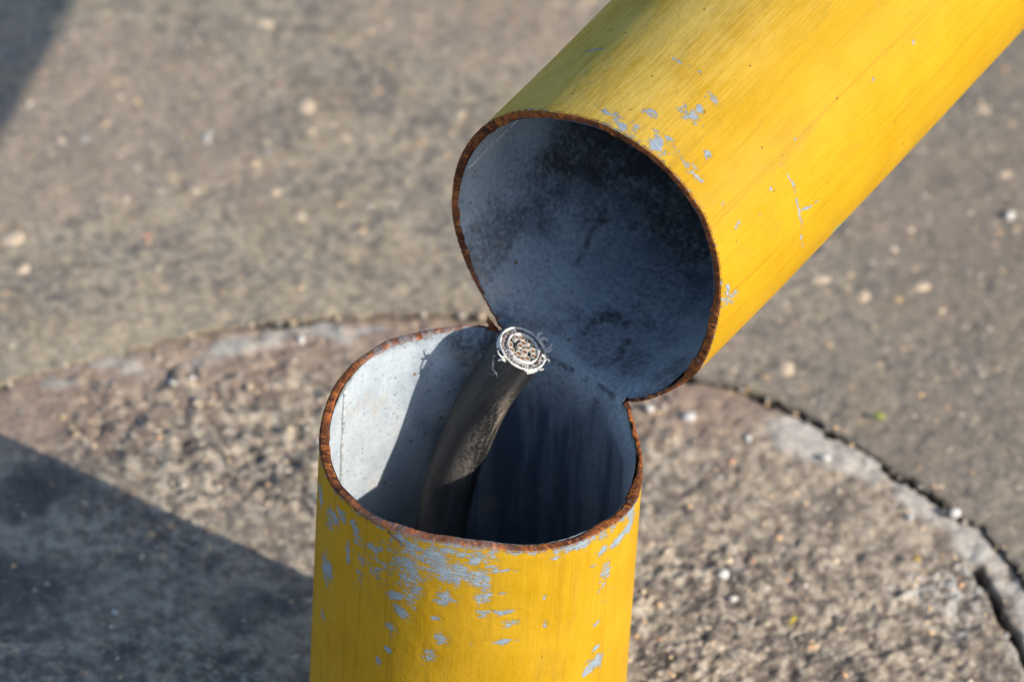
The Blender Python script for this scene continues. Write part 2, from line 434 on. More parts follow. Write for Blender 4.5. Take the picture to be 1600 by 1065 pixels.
def h_foot(x, y):
    q = rough_zone(x, y)
    a, b = strips(x, y)
    q = q * (1 - 0.8 * np.maximum(a, b))
    h = -0.0018 + (fbm(x * 22, y * 22, 41, 3) - 0.5) * 0.0040
    h = h + (fbm(x * 210, y * 210, 43, 4, 0.64) - 0.5) * (0.0019 + 0.0040 * q)
    h = h + 0.0006 * np.maximum(a, b)
    wx, wy = warp(x, y, 80, 0.003)
    return h - 0.009 * sstep(0.0024, 0.0010, seg_dist(wx, wy, CRACK))

def mixc(a, b, f):
    return a + (np.asarray(b) - a) * f[:, None]
def tone_pave(x, y):
    n = fbm(x * 40, y * 40, 81, 4); s = fbm(x * 300, y * 300, 83, 3, 0.65); g = fbm(x * 9, y * 9, 85, 3)
    c = mixc(np.tile(np.array([0.235, 0.205, 0.175]), (len(x), 1)), (0.325, 0.278, 0.222), sstep(0.35, 0.65, n))
    c = mixc(c, (0.385, 0.325, 0.245), 0.7 * sstep(0.54, 0.68, s))
    c = mixc(c, (0.115, 0.105, 0.098), 0.7 * sstep(0.44, 0.32, s))
    c = mixc(c, (0.33, 0.262, 0.212), 0.6 * sstep(0.46, 0.62, g))
    c = mixc(c, (0.36, 0.285, 0.20), 0.45 * sstep(0.54, 0.68, fbm(x * 75 + 3, y * 75, 87, 4)))
    # darker grime to the right, and a paler strip of sand along the joint
    c = mixc(c, (0.165, 0.150, 0.135), 0.55 * sstep(0.06, 0.20, x + 0.25 * (0.33 - y) + (n - 0.5) * 0.12))
    r = np.hypot(x - CTR[0], y - CTR[1]); th = np.arctan2(y - CTR[1], x - CTR[0])
    e = r - ring_r(th)
    c = mixc(c, (0.40, 0.34, 0.25), 0.55 * sstep(0.03, 0.005, e + (n - 0.5) * 0.03) * sstep(0.0, -0.12, x))
    c = mixc(c, (0.08, 0.07, 0.06), sstep(0.0025, 0.0, e) * (0.25 + 0.45 * sstep(1.5, 1.1, th)))
    return np.minimum(c * np.array([1.36, 1.325, 1.235]), 0.64)
def tone_foot(x, y):
    q = rough_zone(x, y); n = fbm(x * 45, y * 45, 91, 4); s = fbm(x * 300, y * 300, 93, 3, 0.65)
    c = mixc(np.tile(np.array([0.215, 0.180, 0.150]), (len(x), 1)), (0.31, 0.255, 0.20), sstep(0.35, 0.65, n))
    c = mixc(c, (0.47, 0.42, 0.345), (0.36 + 0.42 * q) * sstep(0.51, 0.64, s))
    c = mixc(c, (0.075, 0.072, 0.072), (0.36 + 0.36 * q) * sstep(0.46, 0.34, s))
    # reddish cement by the joint
    r = np.hypot(x - CTR[0], y - CTR[1]); th = np.arctan2(y - CTR[1], x - CTR[0]); e = ring_r(th) - r
    c = mixc(c, (0.31, 0.225, 0.175), 0.65 * sstep(0.055, 0.02, e + (n - 0.5) * 0.04) * sstep(0.1, 0.04, np.abs(x + 0.05) - 0.08))
    c = mixc(c, (0.30, 0.22, 0.175), 0.5 * sstep(0.04, 0.015, np.hypot(x - 0.085, (y - 0.212) * 1.6)))
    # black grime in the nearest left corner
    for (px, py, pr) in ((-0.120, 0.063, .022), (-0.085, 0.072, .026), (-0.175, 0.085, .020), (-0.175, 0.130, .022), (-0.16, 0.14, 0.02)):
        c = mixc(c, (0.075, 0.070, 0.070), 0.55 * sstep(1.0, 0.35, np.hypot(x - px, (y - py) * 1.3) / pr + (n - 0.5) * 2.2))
    a, b = strips(x, y)
    c = mixc(c, (0.46, 0.435, 0.40), 0.88 * a); c = mixc(c, (0.43, 0.41, 0.375), 0.85 * b)
    wx, wy = warp(x, y, 70, 0.02)
    c = mixc(c, (0.52, 0.51, 0.49), 0.75 * sstep(0.020, 0.006, np.hypot(wx - 0.178, wy - 0.111)) * sstep(0.42, 0.55, s + 0.02))
    c = mixc(c, (0.33, 0.35, 0.37), 0.8 * sstep(0.012, 0.005, np.hypot(wx + 0.052, (wy - 0.2385) * 2)))
    c = mixc(c, (0.03, 0.027, 0.025), 0.9 * sstep(0.0030, 0.0015, seg_dist(*warp(x, y, 80, 0.003), CRACK)))
    return np.minimum(c * np.array([1.44, 1.395, 1.31]), 0.66)

fine = np.radians(np.arange(-45, 225, 0.27)); coarse = np.radians(np.arange(225, 315, 1.5))
TH = np.r_[fine, coarse]; TH = np.where(TH > np.pi, TH - 2 * np.pi, TH)
nt = len(TH)
RR = ring_r(TH); GW = gap_w(TH)
# footing
q = np.r_[0.02, 0.1, 0.2, np.arange(0.28, 1.0, 0.0042), 1.0]
r = q[:, None] * (RR - GW)[None, :]
X = (CTR[0] + r * np.cos(TH)).ravel(); Y = (CTR[1] + r * np.sin(TH)).ravel()
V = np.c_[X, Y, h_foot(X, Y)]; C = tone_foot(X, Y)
ro = (RR - GW)[None, :] + np.array([0.0004, 0.002, 0.012])[:, None] + GW[None, :] * np.array([0, 0.9, 1])[:, None]
X2 = (CTR[0] + ro * np.cos(TH)).ravel(); Y2 = (CTR[1] + ro * np.sin(TH)).ravel()
Z2 = np.repeat([-0.009, -0.013, -0.014], nt) + (vnoise(X2 * 400, Y2 * 400, 5) - .5) * 0.003
V = np.r_[V, np.c_[X2, Y2, Z2]]; C = np.r_[C, np.tile([0.06, 0.052, 0.045], (len(X2), 1))]
F = grid_faces(len(q) + 3, nt, wrap=True)
footing = link('concrete_footing', mesh_np('concrete_footing', V, F, cols={'tone': C}), M_PAVE)
tag(footing, 'round worn concrete footing set in the pavement round the bollard base', kind='structure')
# pavement
er = np.r_[np.arange(0, 0.29, 0.0013), 0.29 * 1.036 ** np.arange(0, 152)]
r = RR[None, :] + er[:, None]
X = (CTR[0] + r * np.cos(TH)).ravel(); Y = (CTR[1] + r * np.sin(TH)).ravel()
Z = h_pave(X, Y); Z = np.where(r.ravel() > 1.5, 0, Z)
C = tone_pave(X, Y)
rs = RR[None, :] + np.array([0.0022, 0.0004])[:, None]
X2 = (CTR[0] + rs * np.cos(TH)).ravel(); Y2 = (CTR[1] + rs * np.sin(TH)).ravel(); Z2 = np.repeat([-0.016, -0.004], nt)
V = np.r_[np.c_[X2, Y2, Z2], np.c_[X, Y, Z]]; C = np.r_[np.tile([0.075, 0.065, 0.055], (len(X2), 1)), C]
F = grid_faces(len(er) + 2, nt, wrap=True)
pavement = link('pavement', mesh_np('pavement', V, F, cols={'tone': C}), M_PAVE)
tag(pavement, 'weathered brown grey concrete pavement with embedded pebbles', kind='structure')

def inside_foot(x, y):
    r = np.hypot(x - CTR[0], y - CTR[1]); th = np.arctan2(y - CTR[1], x - CTR[0])
    return r < ring_r(th) - gap_w(th)
def in_view(x, y):
    # ground the photograph shows, with a margin
    f = (y - 0.03) / 0.42
    return (x > -0.185 - 0.045 * f) & (x < 0.22 + 0.02 * f) & (np.hypot(x, y) > 0.062)

# loose and embedded grit too small to pick apart, one mesh per slab
ico = bmesh.new(); bmesh.ops.create_icosphere(ico, subdivisions=1, radius=1.0)
IV = np.array([v.co[:] for v in ico.verts]); IF = np.array([[v.index for v in f.verts] for f in ico.faces]); ico.free()
ico = bmesh.new(); bmesh.ops.create_icosphere(ico, subdivisions=2, radius=1.0)
I2V = np.array([v.co[:] for v in ico.verts]); I2F = np.array([[v.index for v in f.verts] for f in ico.faces]); ico.free()
def grit(n, hfun, keep, lo, hi, proud, seed):
    g = np.random.default_rng(seed)
    x = g.uniform(-0.26, 0.26, n * 3); y = g.uniform(-0.02, 0.50, n * 3)
    k = in_view(x, y) & keep(x, y, g); x = x[k][:n]; y = y[k][:n]; n = len(x)
    s = lo + (hi - lo) * g.random(n) ** 2.2
    S = np.c_[s * g.uniform(.8, 1.3, n), s * g.uniform(.7, 1.1, n), s * g.uniform(.5, .8, n)]
    a = g.uniform(0, 6.28, n); ca, sa = np.cos(a), np.sin(a)
    jit = 1 + g.uniform(-.22, .22, (n, len(IV)))
    P = IV[None] * jit[..., None] * S[:, None, :]
    Vx = P[..., 0] * ca[:, None] - P[..., 1] * sa[:, None]; Vy = P[..., 0] * sa[:, None] + P[..., 1] * ca[:, None]
    z = hfun(x, y) - S[:, 2] * (1 - proud) * g.uniform(.7, 1.1, n)
    V = np.stack([Vx + x[:, None], Vy + y[:, None], P[..., 2] + z[:, None]], -1).reshape(-1, 3)
    F = (IF[None] + (np.arange(n) * len(IV))[:, None, None]).reshape(-1, 3)
    t = np.repeat(np.clip(g.beta(2.2, 2.0, n), 0, 0.93), len(IV))
    return mesh_np('grit', V, F, attrs={'tint': t})
og = link('grit', grit(8000, h_pave, lambda x, y, g: ~inside_foot(x, y), 0.0006, 0.0023, 0.10, 5), M_STUFF, pavement); og['kind'] = 'stuff'
og = link('grit', grit(5200, h_foot, lambda x, y, g: inside_foot(x, y) & (g.random(len(x)) < 0.12 + rough_zone(x, y)) & (np.maximum(*strips(x, y)) < 0.3), 0.0005, 0.0021, 0.30, 6), M_STUFF, footing); og['kind'] = 'stuff'

# single stones bedded in the concrete
def stone_mesh(seed, mat=None, name='stone', rough=0.2, base=(I2V, I2F)):
    g = np.random.default_rng(seed)
    bv, bf = base
    d = np.ones(len(bv))
    for _ in range(7):                                   # flat broken faces
        v = g.normal(size=3); v /= np.linalg.norm(v); k = g.uniform(.5, .92)
        p = bv @ v
        d = np.where(p * d > k, k / np.maximum(p, 1e-6), d)
    V = bv * (d * (1 + g.uniform(-.10, .10, len(bv))))[:, None] * np.array([1.0, g.uniform(.65, 1.0), 1.0])
    me = mesh_np(name, V, bf)
    if mat: me.materials.append(mat)
    return me
SM = [stone_mesh(100 + i, M_STONE, base=(IV, IF)) for i in range(9)]
def place_stone(parent, hfun, x, y, s, flat, proud, me, rot):
    o = link('stone', me, None, parent)
    z = float(hfun(np.array([x]), np.array([y]))[0])
    o.location = (x, y, z - s * flat * (1 - proud)); o.rotation_euler = (0, 0, rot); o.scale = (s, s * 0.8, s * flat)
    return o
g = np.random.default_rng(77)
cnt = 0
while cnt < 170:
    x, y = g.uniform(-0.22, 0.22), g.uniform(0.2, 0.46)
    xx, yy = np.array([x]), np.array([y])
    if not in_view(xx, yy)[0] or inside_foot(xx, yy)[0] or inside_foot(xx, yy - 0.004)[0]: continue
    place_stone(pavement, h_pave, x, y, g.uniform(0.0017, 0.0044), 0.42, g.uniform(.10, .20), SM[cnt % 9], g.uniform(0, 6.28)); cnt += 1
cnt = 0
while cnt < 150:
    x, y = g.uniform(-0.19, 0.21), g.uniform(0.03, 0.25)
    xx, yy = np.array([x]), np.array([y])
    if not in_view(xx, yy)[0] or not inside_foot(xx, yy)[0] or np.maximum(*strips(xx, yy))[0] > 0.3 or g.random() > 0.25 + rough_zone(xx, yy)[0]: continue
    place_stone(footing, h_foot, x, y, g.uniform(0.0013, 0.0027), 0.55, g.uniform(.14, .34), SM[cnt % 9], g.uniform(0, 6.28)); cnt += 1
TM = {m: stone_mesh(200 + i, m) for i, m in enumerate((M_WARM, M_BEIGE, M_GREYST, M_REDST))}
for x, y, s, m in [(-.184, .207, .0042, M_WARM), (-.189, .2776, .0070, M_BEIGE), (-.0445, .3928, .0062, M_WARM), (-.0791, .3676, .0060, M_BEIGE), (-.0895, .3705, .0042, M_WARM),
                   (-.1381, .2843, .0038, M_REDST), (.1282, .2819, .0062, M_BEIGE), (.1296, .2733, .0038, M_WARM), (.1596, .2742, .0040, M_WARM), (.1671, .2806, .0044, M_BEIGE),
                   (-.1665, .3396, .0050, M_GREYST), (-.1173, .3462, .0062, M_GREYST), (-.0885, .3139, .0042, M_BEIGE), (-.0775, .2995, .0040, M_BEIGE), (-.0399, .4032, .004, M_WARM),
                   (-.0627, .3494, .0035, M_BEIGE), (-.0726, .3446, .003, M_REDST), (-.1597, .35, .003, M_WARM), (-.1751, .3368, .0042, M_BEIGE), (.1925, .3915, .0060, M_BEIGE),
                   (.1446, .2747, .0045, M_BEIGE), (.1152, .2291, .0050, M_BEIGE), (-.1836, .2592, .0036, M_BEIGE), (-.0479, .3119, .0036, M_WARM), (-.043, .3143, .003, M_GREYST),
                   (-.0362, .3816, .0036, M_WARM), (-.0176, .3675, .003, M_BEIGE), (-.1654, .3892, .0042, M_GREYST), (-0.13, .405, .004, M_WARM), (-.10, .418, .005, M_BEIGE), (.172, .345, .004, M_WARM), (.20, .352, .004, M_BEIGE)]:
    f = inside_foot(np.array([x]), np.array([y]))[0]
    place_stone(footing if f else pavement, h_foot if f else h_pave, x, y, s * 1.1, 0.4, 0.34, TM[m], (x * 97) % 6.28)

# ------------------------------------------------------------------ bollard
BETA, AZ = RAD(80), RAD(54)
hzv = np.array([math.cos(AZ), math.sin(AZ), 0.0]); kz = np.array([0, 0, 1.0]); tv = np.array([-hzv[1], hzv[0], 0.0])
axv = math.sin(BETA) * hzv + math.cos(BETA) * kz
upv = -(math.cos(BETA) * hzv - math.sin(BETA) * kz)
DD, ZC = 0.875, 0.06
A0 = hzv * DD + ZC * kz + DD * upv
KT = math.tan(BETA / 2)
HL, HR = 32.0, -26.5
LEN = 15.5

# rim heights (in radii): stump by absolute angle, fallen tube by angle from the hinge
_ZT = np.array([(-180, .04), (-166, .03), (-154, .015), (-145, .04), (-134, .05), (-125, .065), (-116, .095), (-109, .105), (-99, .12), (-86, .11), (-74, .06), (-62, .02), (-48, -.01),
                (-36, -.04), (-24, -.09), (-12, -.135), (0, -.13), (10, -.09), (17, -.07), (23, -.02), (27.5, .045), (60, .06), (86, .08), (90, .10), (96, .12), (108, .115), (117, .12),
                (128, .14), (137, .13), (147, .13), (160, .11), (172, .06), (180, .04)])
_UT = np.array([(-60, .17), (-51, .14), (-46, .11), (-35, .04), (-28, .02), (0, .03), (32, -.01), (37, .02), (43, .04), (54, .065), (68, .10), (78, .13), (93, .19), (107, .24), (121, .30), (141, .365), (151, .385), (162, .41),
                (172, .44), (181, .47), (192, .49), (204, .505), (217, .50), (230, .48), (242, .43), (253, .37), (262, .32), (271, .25), (282, .195), (291, .165), (300, .17)])
def wrapd(d): return (d + 180) % 360 - 180
def rough1(d, amp, seed):
    x = np.asarray(d, float)
    p = x / 360.0 * 2 * np.pi
    return amp * ((vnoise(np.cos(p) * 9 + 40, np.sin(p) * 9 + 40, seed) - .5) * 1.0 + (vnoise(np.cos(p) * 34 + 90, np.sin(p) * 34 + 90, seed + 1) - .5) * 0.6)
def z_rim(al):      # al: degrees from hinge
    a = wrapd(al + math.degrees(AZ))
    tear = sstep(60, 34, np.abs(wrapd(al - 3)))
    return np.interp(a, _ZT[:, 0], _ZT[:, 1]) + rough1(al, 0.006, 301) + rough1(al * 2, 0.010, 311) * tear
def u_rim(al):
    a = (np.asarray(al, float) + 60) % 360 - 60
    tear = sstep(60, 34, np.abs(wrapd(np.asarray(al) - 3)))
    return np.interp(a, _UT[:, 0], _UT[:, 1]) + rough1(al, 0.006, 331) + rough1(al * 2, 0.012, 341) * tear

def wall(al):
    d = np.abs(wrapd(np.asarray(al, float) - 3))
    return WALL * (1 - 0.52 * sstep(62, 44, d) * sstep(24, 30, d) - 0.22 * sstep(100, 70, d) * (wrapd(np.asarray(al, float)) > 0) * (d > 30))
def bow(u):         # the fallen tube is very slightly bent and dented
    return np.interp(u, [0, 1.0, 2.2, 4.0, 20], [0, -0.012, 0.0, 0.035, 0.05])
def low_pt(al, rad, z):
    a = np.radians(al) + AZ
    return np.stack([rad * np.cos(a), rad * np.sin(a), z], -1)
def up_pt(al, rad, u):
    a = np.radians(al)[..., None]
    P = A0 + rad * (-np.cos(a) * upv + np.sin(a) * tv) + np.asarray(u)[..., None] * axv
    u = np.asarray(u, float)
    return P + bow(u)[..., None] * tv - (0.075 * np.maximum(u - 6.3, 0) ** 1.8)[..., None] * upv  # unseen far end droops, shaped to move its ground shadow

def tube_cols(al, rad, q, lower):
    """al: angles (nc,), q: 0 at the cut .. 1 at the far end (nr,). Returns points (nr,nc,3) and axial coordinate."""
    al = wrapd(al)
    hinge = (al > HR) & (al < HL)
    de = rad * np.cos(np.radians(al)) - DD
    zc = ZC - KT * de; uc = KT * de
    rho = 0.16 * np.sqrt(np.clip(1 - ((al - 2.75) / 29.3) ** 2, 0, 1)) + 0.02
    if lower:
        end = np.where(hinge, zc, z_rim(al)); S = end[None] + (-2.85 - end[None]) * q[:, None]
        P = low_pt(np.broadcast_to(al, S.shape), rad, S)
        s = S - zc[None]
    else:
        end = np.where(hinge, uc, u_rim(al)); S = end[None] + (LEN - end[None]) * q[:, None]
        P = up_pt(np.broadcast_to(al, S.shape), rad, S)
        s = S - uc[None]
    fil = hinge[None] & (np.abs(s) < rho[None])
    if fil.any():
        ii, jj = np.nonzero(fil)
        a = al[jj]; rh = rho[jj]; t = (s[ii, jj] + rh) / (2 * rh)
        p0 = low_pt(a, rad, zc[jj] - rh); p1 = low_pt(a, rad, zc[jj]); p2 = up_pt(a, rad, uc[jj] + rh)
        P[ii, jj] = ((1 - t) ** 2)[:, None] * p0 + (2 * t * (1 - t))[:, None] * p1 + (t ** 2)[:, None] * p2
    return P, S

def world_pts(P):
    return P * R0 + np.array([0, 0, HZ])

def blobs(al, s, lst, rel):
    w = np.zeros(al.shape)
    for (a, z, ra, rz) in lst:
        d = np.sqrt((wrapd(al - (a - (0 if rel else math.degrees(AZ)))) / max(ra, .8)) ** 2 + ((s - z) / max(rz, .012)) ** 2)
        w = np.maximum(w, sstep(2.3, 0.0, d))
    return w

CHIP = [(-113, 0.01, 5.0, 0.05), (-105, -0.01, 4.8, 0.09), (-100, 0.05, 3.1, 0.04), (-101, -0.12, 7.0, 0.09), (-114, -0.17, 5.1, 0.09), (-95, -0.1, 4.6, 0.07), (-91, 0.0, 4.6, 0.06), (-87, -0.16, 3.1, 0.11), (-86, -0.31, 2.7, 0.09), (-86, -0.44, 2.7, 0.04), (-100, -0.35, 3.5, 0.06), (-118, -0.44, 3.5, 0.05), (-115, -0.55, 3.9, 0.05), (-102, -0.53, 2.0, 0.02), (-119, -0.74, 2.2, 0.05), (-100, -0.7, 2.4, 0.05), (-104, -0.87, 3.2, 0.05), (-120, -0.93, 1.3, 0.02), (-124, -1.06, 1.4, 0.04), (-78, -0.44, 4.7, 0.02), (-77, -0.54, 3.5, 0.03), (-78, -0.69, 4.7, 0.02), (-80, -0.28, 2.3, 0.01), (-75, -0.1, 1.2, 0.01), (-81, -0.09, 4.6, 0.01), (-52, -0.01, 7.9, 0.05), (-43, -0.03, 5.7, 0.05), (-59, -0.01, 3.6, 0.02), (-39, -0.21, 3.1, 0.04), (-36, -0.39, 2.7, 0.08), (-28, -0.24, 7.0, 0.04), (-21, -0.24, 7.2, 0.06), (-20, -0.13, 4.9, 0.06), (-63, -0.61, 1.0, 0.03), (-39, -1.04, 1.9, 0.02), (-39, -1.17, 5.8, 0.06), (-39, -0.82, 1.9, 0.02), (-41, -1.21, 4.8, 0.02), (-64, -0.37, 0.7, 0.02), (-60, -0.06, 1.8, 0.01), (-155, -0.71, 5.0, 0.11), (-157, -0.68, 3.3, 0.07), (-166, -0.26, 3.9, 0.08), (-155, -0.27, 2.9, 0.1), (-157, -1.13, 2.2, 0.04), (-137, -0.09, 3.5, 0.04), (-127, -0.15, 3.9, 0.04), (-136, -0.2, 2.3, 0.02), (-127, -0.33, 2.9, 0.05), (-126, -0.23, 3.9, 0.02), (-146, -0.1, 4, 0.05), (-150, -.2, 3, .05), (-141, -.35, 1.5, .08)]
UCHIP = [(-179, 0.56, 6, 0.03), (-170, 0.6, 3, 0.03), (-170, 0.71, 3, 0.03), (-172, 0.53, 4, 0.04), (-158, 0.63, 5, 0.05), (-159, 0.56, 4, 0.04), (-159, 0.88, 5, 0.05), (-158, 0.96, 2, 0.02), (-145, 0.77, 2, 0.03), (-147, 0.63, 3, 0.04), (-142, 0.61, 4, 0.04), (-157, 1.07, 3, 0.03), (-169, 0.95, 1, 0.01), (-128, 0.63, 1, 0.02), (-119, 1.0, 1, 0.02), (-118, 0.64, 1, 0.03), (-115, 0.82, 1, 0.01), (-118, 2.46, 1, 0.02), (-120, 2.06, 1, 0.01), (-61, 2.36, 1, 0.01), (-96, 0.39, 3, 0.07), (-100, 0.40, 2, 0.04), (-126, 1.33, 1, 0.01)]
USCR = [[(-178, 1.14), (-172, 1.15), (-167, 1.16)], [(-126, 1.14), (-120, 1.14), (-113, 1.15), (-107, 1.13), (-99, 1.12)], [(-102, 1.14), (-100, 1.22), (-99, 1.3)], [(-98, 1.13), (-90, 1.1), (-84, 1.12)], [(147, 0.97), (155, 1.02)]]
UGREEN = [(-68, 1.53), (-64, 1.63), (-61, 1.72)]

bollard = empty('bollard', (0, 0, 0))
tag(bollard, 'yellow steel bollard sawn through and folded over at a torn hinge', 'bollard')

NC = 760
AL = np.sort(np.r_[np.linspace(-180, 180, NC, endpoint=False), HR + 0.01, HR - 0.01, HL - 0.01, HL + 0.01])
nc = len(AL)
ALO = np.sort(AL % 360)
def wear_common(al, s, end):
    d = end - s if False else np.abs(s - end)
    return d
# stump outside
q = np.r_[0, 0.0015, np.linspace(0.004, 1, 250)]
P, S = tube_cols(ALO, 1.0, q, True); ALg = np.broadcast_to(ALO, S.shape)
edge_d = np.abs(S - S[0][None])
band = sstep(0.075, 0.01, edge_d) * (0.35 + 0.35 * vnoise(ALg * 0.09 + 7, ALg * 0 + .5, 12))
W = np.maximum(blobs(ALg, S, CHIP, False) * 0.76, band)
W = np.maximum(W, blobs(ALg, S, [(-106, -.05, 15, .10), (-97, -.10, 10, .14), (-113, -.25, 5, .30), (-40, -.05, 9, .06)], False) * 0.66)
W = np.maximum(W, 0.42 * sstep(1.3, 0.0, edge_d) * sstep(-70, -85, wrapd(ALg + 54)) * sstep(.3, .6, vnoise(ALg * .1, S * 2.5, 16)))
W = np.maximum(W, 0.30 * sstep(1.4, 0.2, edge_d) * sstep(13, 4, np.abs(wrapd(ALg + 54 + 38))))
dust = 0.10 + 0.5 * sstep(-1.6, -2.7, S)
lower = link('stump_tube', mesh_np('stump_tube', world_pts(P).reshape(-1, 3), grid_faces(len(q), nc, True, False),
             attrs={'wear': W, 'dust': dust, 'scrape': W * 0}, uv=np.stack([np.radians(ALg) * R0, S * R0], -1).reshape(-1, 2)), M_PAINT, bollard)
tag(lower, 'yellow stump with paint chipped to grey metal below the cut')
# fallen tube outside
q = np.r_[0, 0.0006, np.linspace(0.0012, 0.30, 330), np.linspace(0.31, 1, 40)]
P, S = tube_cols(ALO, 1.0, q, False); ALg = np.broadcast_to(ALO, S.shape)
edge_d = np.abs(S - S[0][None])
band = sstep(0.05, 0.008, edge_d) * (0.20 + 0.42 * vnoise(ALg * 0.07 + 3, ALg * 0 + .5, 13))
W = np.maximum(blobs(ALg, S, UCHIP, True) * 0.63, band)
for l in USCR:
    pts = [(np.radians(wrapd(a + 180)), u) for a, u in l]
    W = np.maximum(W, 0.56 * sstep(0.022, 0.006, seg_dist(np.radians(wrapd(ALg + 180)), S, pts)))
gr = sstep(0.04, 0.015, seg_dist(np.radians(wrapd(ALg + 180)), S, [(np.radians(wrapd(a + 180)), u) for a, u in UGREEN]))
dust = 0.06 + 0.90 * sstep(-140, -185, np.where(ALg > 0, ALg - 360, ALg)) * sstep(-330, -260, np.where(ALg > 0, ALg - 360, ALg))  # dust on the shaded flank, its pale tint standing in for sky fill
upper = link('fallen_tube', mesh_np('fallen_tube', world_pts(P).reshape(-1, 3), grid_faces(len(q), nc, True, True),
             attrs={'wear': W, 'dust': dust, 'scrape': gr}, uv=np.stack([np.radians(ALg) * R0 + .5, S * R0], -1).reshape(-1, 2)), M_PAINT, bollard)
tag(upper, 'scratched yellow tube folded down to the back, mouth open')
# insides
RI = 1.0 - WALL
q = np.r_[0, 0.004, np.linspace(0.01, 1, 130)]
P, S = tube_cols(AL, RI, q, True); ad = np.radians(AL) + AZ
P += ((WALL - wall(AL))[None, :] * sstep(0.14, 0.0, np.abs(S - S[0][None])))[..., None] * np.stack([np.cos(ad), np.sin(ad), ad * 0], -1)[None]
ALg = np.broadcast_to(AL, S.shape)
hin = sstep(34, 26, np.abs(ALg - 2.75))
st = 0.75 * hin * sstep(0.06, 0.0, np.abs(S - S[0][None] + 0.02)) * sstep(.35, .6, vnoise(ALg * .25, S * 9, 14))
st = np.maximum(st, 0.7 * sstep(0.07, 0.0, np.abs(S - S[0][None])) * (1 - hin) * sstep(.4, .65, vnoise(ALg * .12, S * 6, 15)))
st = np.maximum(st, 0.8 * blobs(ALg, S, [(88, -.02, 7, .12), (96, -.08, 4, .08), (80, .0, 6, .10), (100, .02, 5, .06)], False))
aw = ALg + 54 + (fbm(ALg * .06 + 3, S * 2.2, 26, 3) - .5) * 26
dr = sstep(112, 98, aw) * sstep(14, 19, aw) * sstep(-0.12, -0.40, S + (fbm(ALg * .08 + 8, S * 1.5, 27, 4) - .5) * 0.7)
st = np.maximum(st, 0.0)
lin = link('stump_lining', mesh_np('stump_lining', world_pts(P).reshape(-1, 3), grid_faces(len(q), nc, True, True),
           attrs={'stain_shade': st, 'drip': dr, 'shade_tone': 0.62 * sstep(118, 106, aw) + 0.3 * sstep(-0.9, -1.6, S)}, uv=np.stack([np.radians(ALg) * R0, S * R0], -1).reshape(-1, 2)), M_INNER, bollard)  # darker off the sunlit side and lower down: shade put into the colour
tag(lin, 'galvanised pale grey inside of the stump')
q = np.r_[0, 0.0008, np.linspace(0.002, 0.25, 150), np.linspace(0.26, 1, 30)]
P, S = tube_cols(AL, RI, q, False); ad = np.radians(AL)[:, None]
P += ((WALL - wall(AL))[None, :] * sstep(0.14, 0.0, np.abs(S - S[0][None])))[..., None] * (-np.cos(ad) * upv + np.sin(ad) * tv)[None]
ALg = np.broadcast_to(AL, S.shape)
rr = np.hypot(np.radians(ALg - 1), (S - 0.36) * 0.9)
st = 0.80 * sstep(0.11, 0.01, np.abs(rr - 0.16 - 0.05 * (vnoise(ALg * .1, S * 5, 18) - .5))) * (0.45 + 0.55 * sstep(.25, .5, vnoise(ALg * .16 + 3, S * 8, 19)))
st = np.maximum(st, 0.5 * sstep(.17, .08, rr))
st = np.maximum(st, 0.95 * blobs(ALg, S, [(35, 1.02, 2, .05), (25, 1.15, 2, .03), (31, .72, 1.2, .03), (41, 1.35, 4, .08), (20, 1.4, 2, .05)], True) * sstep(.3, .5, vnoise(ALg * .5, S * 14, 20)))
st = np.maximum(st, 0.72 * sstep(.2, .5, vnoise(ALg * .4, S * 12, 25)) * sstep(0.034, 0.006, seg_dist(np.radians(ALg) + 0.03 * (vnoise(S * 16, S * 0, 24) - .5), S, [(np.radians(a), u) for a, u in ((30, .66), (32, .74), (33, .82), (36, .93), (36.5, 1.05), (38, 1.15))])))
st = np.maximum(st, 0.5 * sstep(.55, .75, fbm(ALg * .05 + 9, S * 3.0, 22, 4)))
st = np.maximum(st, 0.95 * sstep(0.75, 1.55, S + 1.4 * (fbm(ALg * .045 + 4, S * 2.2, 32, 4) - .5)))  # dark tone growing with depth, painted shade over the real stains
uin = link('fallen_tube_lining', mesh_np('fallen_tube_lining', world_pts(P).reshape(-1, 3), grid_faces(len(q), nc, True, False),
           attrs={'stain_shade': st, 'drip': S * 0, 'shade_tone': np.clip(0.50 + 0.9 * (fbm(ALg * .03 + 2, S * 1.6, 29, 4) - .5) + 0.40 * sstep(0.4, 1.3, S + 1.2 * (fbm(ALg * .05, S * 3, 30, 3) - .5)), 0, 1)}, uv=np.stack([np.radians(ALg) * R0 + .5, S * R0], -1).reshape(-1, 2)), M_INNER, bollard)  # mottled dark tone, stronger deeper in: painted shade
tag(uin, 'stained galvanised inside of the fallen tube')
# unseen far end, cap added to keep the inside of the tube dark
P, S = tube_cols(AL, 1.0, np.array([1.0]), False)
pc = world_pts(P)[0]; cc = pc.mean(0)
me = mesh_np('unseen_end_cap', np.r_[pc, [cc + axv * R0 * 0.12]], np.array([[i, (i + 1) % nc, nc] for i in range(nc)]),
             attrs={'wear': np.zeros(nc + 1), 'dust': np.zeros(nc + 1), 'scrape': np.zeros(nc + 1)}, uv=np.zeros((nc + 1, 2)))
link('unseen_end_cap', me, M_PAINT, bollard)

